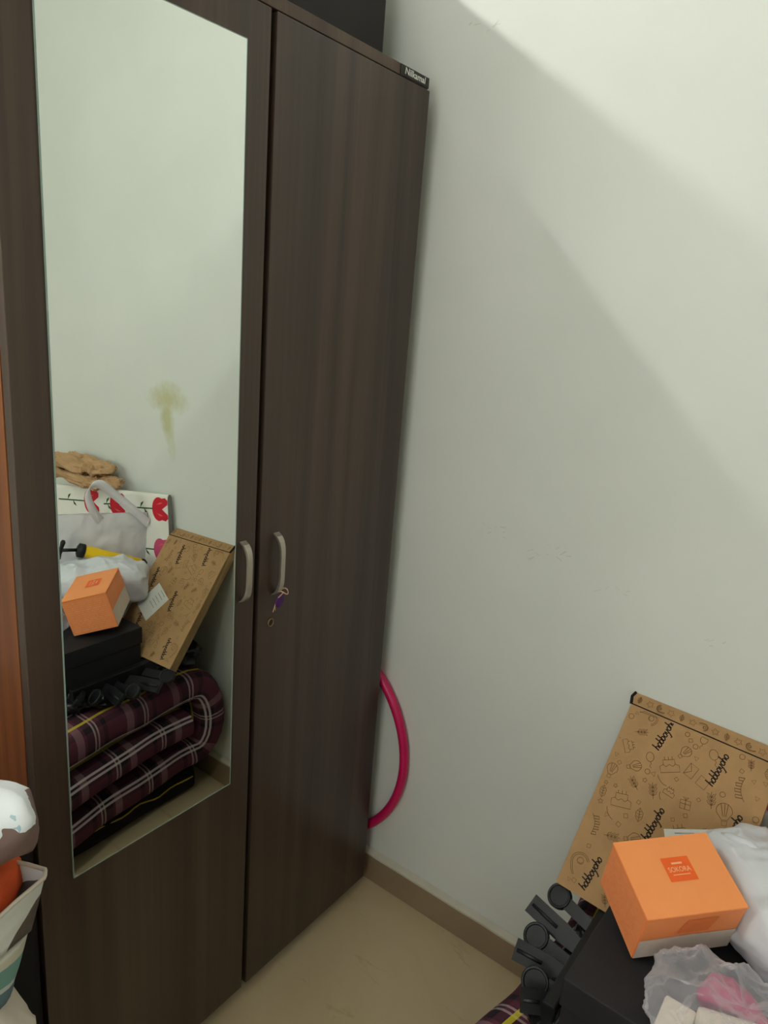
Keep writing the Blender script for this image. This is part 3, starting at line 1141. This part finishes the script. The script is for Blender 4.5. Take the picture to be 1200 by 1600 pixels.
def oslab(name, a0, a1, b0, b1, h0, h1, mat, bev=0.0012):
    bm = bmesh.new()
    vs = [bm.verts.new(op(a, b, h)) for a in (a0, a1) for b in (b0, b1) for h in (h0, h1)]
    for f in ((0, 1, 3, 2), (4, 6, 7, 5), (0, 4, 5, 1), (2, 3, 7, 6), (0, 2, 6, 4), (1, 5, 7, 3)):
        bm.faces.new([vs[i] for i in f])
    bmesh.ops.bevel(bm, geom=list(bm.edges), offset=bev, segments=2, affect='EDGES')
    return link(name, bm_mesh(bm, name), mat, oc)


oslab('carton_body', 0, DA, 0, DBB, 0, DH - 0.0025, 'orange_card_pale')
lid = oslab('lid_panel', -0.0008, DA + 0.0008, -0.0008, DBB + 0.0008, DH - 0.0022, DH, 'orange_card', 0.0006)
# cream lower halves on the two end faces
hs = DH * 0.47
for nm, a in (('cream_band', -0.0005), ('cream_band', DA + 0.0005)):
    raw(nm, [op(a, 0.001, 0.002), op(a, DBB - 0.001, 0.002), op(a, DBB - 0.001, hs), op(a, DBB * 0.5, hs * 1.02), op(a, 0.001, hs * 0.98)], [(0, 1, 2, 3, 4)], 'card_cream', oc)
raw('panel_print', [op(-0.0006, DBB * 0.36, DH * 0.55), op(-0.0006, DBB * 0.68, DH * 0.55), op(-0.0006, DBB * 0.74, DH * 0.86), op(-0.0006, DBB * 0.42, DH * 0.86)], [(0, 1, 2, 3)], 'orange_mid', oc)
# printed lines of small text on the long orange side (faces the wardrobe)
F4 = Frame(op(0, -0.0002, 0), ea, eh, 0.0005)
if F4.n.dot(eb) > 0:
    F4.n = -F4.n
pr = Print(F4)
rr = random.Random(5)
for i in range(15):
    h = 0.010 + i * (DH - 0.022) / 14
    x = 0.006
    while x < DA - 0.010:
        L = rr.uniform(0.006, 0.02)
        pr.line([(x, h), (min(x + L, DA - 0.006), h)], 0.0013 if i % 5 else 0.0022)
        x += L + rr.uniform(0.002, 0.006)
pr.build('small_print', 'orange_print', oc)['kind'] = 'stuff'
# emblem on the lid: deep orange square with lettering
ca, cb_, hh = DA * 0.56, DBB * 0.53, DH + 0.0004
em = raw('emblem', [op(ca - 0.018, cb_ - 0.021, hh), op(ca - 0.018, cb_ + 0.021, hh), op(ca + 0.018, cb_ + 0.021, hh), op(ca + 0.018, cb_ - 0.021, hh)], [(0, 1, 2, 3)], 'orange_deep', oc)
em['label'] = 'deep orange square emblem with pale lettering'
text_mesh('emblem_lettering', 'SOKORA', 0.0105, 'peach_ink', em, op(ca - 0.001, cb_, hh + 0.0004), eb, ea, 0.0, 0.034, 0.0002)
pr = Print(Frame(op(ca, cb_, hh), eb, ea, 0.0004))
if pr.fr.n.dot(eh) < 0:
    pr.fr.n = -pr.fr.n
pr.line([(-0.013, -0.0085), (0.013, -0.0085)], 0.0014)
pr.build('emblem_rule', 'peach_ink', em)
pr = Print(pr.fr)
pr.line([(-0.008, 0.0085), (0.008, 0.0085)], 0.0030)
pr.build('emblem_rule', 'peach_ink', em)

# ------------------------------------------------------------------ white plastic sack behind the carton
sk = thing('plastic_sack', 'bulging white plastic sack behind the orange carton', 'bag', (-0.178, -0.872, 0.6420))
sk.rotation_euler = (0, 0, 0.80)


def sack_warp(p):
    p = p.copy()
    p.x -= 0.02 * p.z / 0.1
    return p


blob('sack_body', (0, 0, 0), (0.126, 0.076, 0.060), 'plastic_white', sk, 0.66, 110, 64, 0.012, 9, 3.0, -0.062)
tube('sack_tie', [(0.04, 0.0, 0.050), (0.055, 0.02, 0.060), (0.08, 0.035, 0.056), (0.10, 0.042, 0.045)], [0.004, 0.007, 0.006, 0.003], 'plastic_white', sk, 10)

# ------------------------------------------------------------------ polythene bundle with cream box and pink cloth on the black box
pb_ = thing('polythene_bundle', 'clear polythene bag holding a cream packet and pink cloth', 'bag', (-0.395, -0.865, 0.5756))
cp_ = box('cream_packet', -0.036, 0.034, -0.066, 0.05, 0.004, 0.038, 'cream_cloth', pb_, 0.008)
cp_.location = (-0.016, -0.012, 0)
cp_.rotation_euler = (0, 0.15, 0.35)
box('cream_packet', -0.050, 0.004, 0.045, 0.085, 0.002, 0.020, 'cream_cloth', pb_, 0.004)
blob('pink_cloth', (0.042, 0.012, 0.022), (0.018, 0.042, 0.022), 'pink_cloth', pb_, 0.9, 40, 24, 0.010, 18, 4.0, -0.022)
blob('polythene_film', (0.006, -0.005, 0.033), (0.074, 0.108, 0.038), 'clear_film', pb_, 0.75, 120, 72, 0.012, 17, 1.5, -0.031)

# ------------------------------------------------------------------ white tote with strap
tb = thing('tote_bag', 'white fabric tote with a long strap behind the plastic sack', 'bag', (0, 0, 0))
nx, nz = 44, 36
A0, A1 = Vector((-0.33, -1.040, 0.430)), Vector((0.028, -0.930, 0.430))
B0, B1 = Vector((-0.265, -1.035, 0.815)), Vector((0.000, -0.910, 0.806))
verts, faces = [], []
for s_ in (1, -1):
    for j in range(nz + 1):
        g = j / nz
        for i in range(nx + 1):
            f = i / nx
            p = (A0.lerp(A1, f)).lerp(B0.lerp(B1, f), g)
            th = 0.022 * (math.sin(math.pi * f) ** 0.45) * (1 - g ** 2.5) + 0.002
            wr_ = 0.018 * ridged(Vector((p.x, p.z * 1.6, s_ * 2.0)), 19, 4, 2.0) * math.sin(math.pi * f) ** 0.5
            p = p + Vector((-0.25, 0.97, 0)).normalized() * s_ * (th + wr_ * (0.85 - 0.45 * g ** 3))
            if p.x > 0.014:
                p.x = 0.014
            verts.append(p)
k = (nx + 1) * (nz + 1)
for s_ in (0, 1):
    for j in range(nz):
        for i in range(nx):
            a = s_ * k + j * (nx + 1) + i
            faces.append((a, a + 1, a + nx + 2, a + nx + 1))
for j in range(nz):
    for i in (0, nx):
        a = j * (nx + 1) + i
        faces.append((a, a + nx + 1, a + nx + 1 + k, a + k))
for i in range(nx):
    faces.append((i, i + 1, i + 1 + k, i + k))
raw('bag_body', verts, faces, 'nonwoven_white', tb, True)


def strap(pts, wdir, hw, name, mat, parent):
    verts, faces = [], []
    # smooth path
    P = [Vector(p) for p in pts]
    for _ in range(3):
        Q = [P[0]]
        for i in range(len(P) - 1):
            Q += [P[i].lerp(P[i + 1], 0.25), P[i].lerp(P[i + 1], 0.75)]
        Q.append(P[-1])
        P = Q
    n_ = len(P)
    for i, p in enumerate(P):
        f = i / (n_ - 1)
        wv = Vector(wdir[0]).lerp(Vector(wdir[1]), f).normalized()
        d = (P[min(i + 1, n_ - 1)] - P[max(i - 1, 0)]).normalized()
        nn = d.cross(wv).normalized() * 0.0008
        for q in (wv * hw + nn, wv * -hw + nn, wv * -hw - nn, wv * hw - nn):
            verts.append(p + q)
    for i in range(n_ - 1):
        for k_ in range(4):
            k2 = (k_ + 1) % 4
            faces.append((i * 4 + k_, i * 4 + k2, i * 4 + 4 + k2, i * 4 + 4 + k_))
    faces += [(3, 2, 1, 0), tuple((n_ - 1) * 4 + k_ for k_ in range(4))]
    return raw(name, verts, faces, mat, parent, True)


strap([(-0.110, -0.960, 0.775), (-0.150, -0.958, 0.825), (-0.170, -0.954, 0.895), (-0.130, -0.950, 0.912), (-0.085, -0.940, 0.865), (-0.045, -0.922, 0.825), (-0.004, -0.898, 0.775)],
      ((0.6, 0.2, 0.75), (0.45, 0.1, 0.9)), 0.013, 'strap', 'strap_white', tb)

# ------------------------------------------------------------------ hand pump (yellow) lying between sack and tote
hpm = thing('hand_pump', 'yellow hand pump with a black handle lying on the sack', 'pump')
p_end, p_cap, p_T = Vector((-0.045, -0.872, 0.668)), Vector((-0.187, -0.940, 0.716)), Vector((-0.250, -0.955, 0.729))
ax = (p_cap - p_end).normalized()
tube('barrel', [p_end, p_end + ax * 0.005, p_end + ax * 0.1, p_cap - ax * 0.002, p_cap], [0.008, 0.0105, 0.0140, 0.0175, 0.0175], 'pump_yellow', hpm, 20)
tube('end_cap', [p_cap, p_cap + ax * 0.002, p_cap + ax * 0.018, p_cap + ax * 0.022], [0.0185, 0.0205, 0.0205, 0.012], 'black_plastic', hpm, 20)
tube('nozzle', [p_end + ax * 0.004, p_end - ax * 0.006, p_end - ax * 0.014], [0.0112, 0.0105, 0.004], 'black_plastic', hpm, 16)
tube('rod', [p_cap + ax * 0.02, p_T], 0.0048, 'black_plastic', hpm, 12)
up_ = Vector((0, 0, 1)) - ax * ax.z
up_.normalize()
tube('grip', [p_T + up_ * 0.030, p_T + up_ * 0.024, p_T + up_ * 0.01, p_T, p_T - up_ * 0.01, p_T - up_ * 0.024, p_T - up_ * 0.030], [0.004, 0.007, 0.0055, 0.0065, 0.0055, 0.007, 0.004], 'black_plastic', hpm, 12)

# ------------------------------------------------------------------ tulip printed board leaning at the wall
tp = thing('printed_board', 'white board with red tulip print leaning on the wall behind the tote', 'board')
TR = Vector((0.020, -0.838, 0.872))
TL_ = Vector((-0.062, -1.305, 0.822))
tu = (TL_ - TR).normalized()
dn = Vector((-0.012, 0.0, -0.19))
dn = (dn - tu * dn.dot(tu)).normalized()
tn = tu.cross(dn).normalized()
if tn.x > 0:
    tn = -tn
BW, BH, BT = 0.50, 0.44, 0.012


def tpt(a, b, c=0.0):
    return TR + tu * a + dn * b + tn * c


verts, faces = [], []
# face wraps over a rolled top edge
prof = [(0.40, 0.0)] + [(0.012 + 0.012 * math.cos(a), -0.012 + 0.012 * math.sin(a)) for a in [math.pi / 2 + 0.0 - 0.0 + math.pi * i / 8 * 1.0 for i in range(9)]] + [(0.40, -0.0115)]
prof = [(0.40, 0.0), (0.012, 0.0)] + [(0.012 - 0.012 * math.sin(a) * 1.0, -0.008 + 0.008 * math.cos(a)) for a in [math.pi * i / 8 for i in range(1, 8)]] + [(0.012, -0.016), (0.40, -0.016)]
na = 20
for i in range(na + 1):
    for b, c in prof:
        verts.append(tpt(BW * i / na, b, c))
mp_ = len(prof)
for i in range(na):
    for j in range(mp_ - 1):
        faces.append((i * mp_ + j, i * mp_ + j + 1, (i + 1) * mp_ + j + 1, (i + 1) * mp_ + j))
    faces.append((i * mp_ + mp_ - 1, i * mp_, (i + 1) * mp_, (i + 1) * mp_ + mp_ - 1))
bd_ = raw('board_face', verts, faces, 'tulip_white', tp)
cap1 = [tpt(-0.0006, b, c) for b, c in prof]
raw('board_edge', cap1 + [p + tu * 0.0005 for p in cap1], [tuple(range(mp_)), tuple(range(2 * mp_ - 1, mp_ - 1, -1))] + [(i, (i + 1) % mp_, mp_ + (i + 1) % mp_, mp_ + i) for i in range(mp_)], 'board_edge', tp)
F5 = Frame(tpt(0, 0), tu, dn, 0.0006)
F5.n = tn


def tulip(a, b, s, mat, stem=0.10):
    # flower head opens towards smaller a (right in the mirror), its stem runs to larger a
    hd, lt, gp = Print(F5), Print(F5), Print(F5)
    out = [(0.1 + 0.45 * math.cos(t_), 0.62 * math.sin(t_)) for t_ in [math.pi * i / 14 for i in range(0, 10)]]
    up1 = out + [(-0.36, 0.60), (-0.52, 0.46), (-0.50, 0.26), (-0.12, 0.0)]
    hd.poly([(a + s * x, b + s * y) for x, y in up1] + [(a + s * x, b - s * y) for x, y in up1[-2:0:-1]])
    h_ = hd.build('tulip_print', mat, tp)
    for sg in (-1, 1):
        lt = Print(F5)
        lt.poly([(a + s * x, b + sg * s * y) for x, y in ((0.25, 0.22), (0.0, 0.36), (-0.2, 0.34), (0.0, 0.26))], 1.6)
        lt.build('petal_print', 'tulip_light', h_)
    x0_ = a + s * 0.5
    gp.line([(x0_, b), (x0_ + stem, b + 0.003)], 0.0042)
    g_ = gp.build('stem_print', 'tulip_green', tp)
    for k_, sg in ((0.45, 1), (0.65, -1)):
        lf = Print(F5)
        xx = x0_ + stem * k_
        lf.poly([(xx, b + 0.001), (xx - 0.012, b + sg * 0.012), (xx - 0.016, b + sg * 0.020), (xx - 0.004, b + sg * 0.014)])
        lf.build('leaf_print', 'tulip_green', g_)


for bb_, mt_ in ((0.045, 'tulip_red'), (0.170, 'tulip_pink')):
    tulip(0.030, bb_, 0.058, mt_, 0.08)
    tulip(0.205, bb_, 0.060, mt_, 0.03)
    tulip(0.318, bb_, 0.062, mt_, 0.12)

# ------------------------------------------------------------------ crumpled brown paper on the board
for i, (c_, r_, sd, lb) in enumerate((((-0.025, -1.20, 0.866), (0.050, 0.165, 0.012), 3.3, 'lower sheet of crumpled brown paper on the tulip board'),
                                      ((-0.025, -1.22, 0.902), (0.046, 0.140, 0.012), 7.1, 'upper sheet of crumpled brown paper on the tulip board'))):
    o = blob('crumpled_paper', c_, r_, 'paper_brown', None, 0.5, 64, 30, 0.0135, 24, sd)
    for p in o.data.polygons:
        p.use_smooth = False
    tag(o, lb, 'paper', 'crumpled brown paper')

# ------------------------------------------------------------------ bags at the left, stacked beside the wardrobe
sc = thing('gap_shade_block', 'black suitcase-shaped block added for the deep shade left of the wardrobe', 'shade block', (-0.965, 0.02, 0))  # black block added where the gap beside the wardrobe is deep shade
box('shell', -0.13, 0.1345, -0.016, 0.42, 0.03, 0.715, 'gap_shade_black', sc, 0.008)
for x in (-0.1, 0.1):
    for y in (0.06, 0.36):
        bm = bmesh.new()
        bmesh.ops.create_cone(bm, cap_ends=True, segments=16, radius1=0.02, radius2=0.02, depth=0.018, matrix=Matrix.Translation((x, y, 0.02)) @ Matrix.Rotation(math.pi / 2, 4, 'Y'))
        link('wheel', bm_mesh(bm, 'wheel'), 'black_plastic', sc)
tube('carry_handle', [(-0.04, 0.2, 0.698), (-0.04, 0.2, 0.72), (0.04, 0.2, 0.72), (0.04, 0.2, 0.698)], 0.008, 'black_plastic', sc, 10)

b4 = blob('cream_sack', (-1.02, -0.106, 0.30), (0.118, 0.088, 0.292), 'print_cream_brown', None, 0.62, 72, 60, 0.016, 9, 2.2, -0.285)
tag(b4, 'cream crumpled plastic sack at the bottom of the left pile', 'bag')
# striped pouch
verts, faces = [], []
nu, nv = 40, 14
for j in range(nv + 1):
    g = j / nv
    rr_ = 0.088 + 0.024 * g
    for i in range(nu):
        a = 2 * math.pi * i / nu
        k_ = 1 + 0.03 * noise.noise(Vector((math.cos(a) * 2, math.sin(a) * 2, g * 3)))
        verts.append(Vector((math.copysign(abs(math.cos(a)) ** 0.7, math.cos(a)) * rr_ * k_, math.copysign(abs(math.sin(a)) ** 0.7, math.sin(a)) * 0.070 * (0.85 + 0.15 * g) * k_, g * 0.082)))
for j in range(nv):
    for i in range(nu):
        k_ = (i + 1) % nu
        faces.append((j * nu + i, j * nu + k_, (j + 1) * nu + k_, (j + 1) * nu + i))
faces.append(tuple(range(nu - 1, -1, -1)))
faces.append(tuple(nv * nu + i for i in range(nu)))
b3 = raw('striped_pouch', verts, faces, 'stripe_teal', None, True)
b3.location = (-1.012, -0.100, 0.594)
tag(b3, 'teal and cream striped fabric pouch in the left pile', 'pouch')
# open carrier bag with orange cloth inside
cbg = thing('carrier_bag', 'white and dark carrier bag with orange cloth inside in the left pile', 'bag', (-0.890, -0.150, 0.674))
verts, faces = [], []
ring = [(-0.26, -0.055), (-0.006, -0.006), (0.0, 0.004), (-0.055, 0.145), (-0.24, 0.15)]
R2 = []
for i in range(len(ring)):
    a, b = Vector(ring[i]), Vector(ring[(i + 1) % len(ring)])
    for k_ in range(6):
        R2.append(a.lerp(b, k_ / 6))
m_ = len(R2)
nv = 10
for j in range(nv + 1):
    g = j / nv
    for p in R2:
        sx_ = -0.13 + (p.x + 0.13) * (0.84 + 0.16 * g)
        wv = 0.004 * noise.noise(Vector((p.x * 20, p.y * 20, g * 4)))
        lift = 0.012 * (1 - smoothstep((-p.x) / 0.12)) * g
        verts.append(Vector((sx_ + wv, p.y + wv, 0.008 + 0.052 * g + lift)))
for j in range(nv):
    for i in range(m_):
        k_ = (i + 1) % m_
        faces.append((j * m_ + i, j * m_ + k_, (j + 1) * m_ + k_, (j + 1) * m_ + i))
faces.append(tuple(range(m_ - 1, -1, -1)))
cb1 = raw('bag_body', verts, faces, 'print_white_dark', cbg, True)
tube('rim', [verts[nv * m_ + i] for i in range(m_)], 0.0026, 'cream_plastic', cbg, 6, True)
blob('orange_cloth', (-0.092, 0.062, 0.062), (0.078, 0.060, 0.034), 'orange_cloth', cbg, 0.8, 40, 24, 0.008, 16, 1.1)
b1 = blob('printed_bag', (-1.008, -0.107, 0.815), (0.122, 0.066, 0.046), 'print_white_brown', None, 0.8, 64, 40, 0.010, 10, 5.0)
for v in b1.data.vertices:
    v.co.z += 0.046
b1.location.z -= 0.046
tag(b1, 'white printed bag with a brown base on top of the left pile', 'bag')
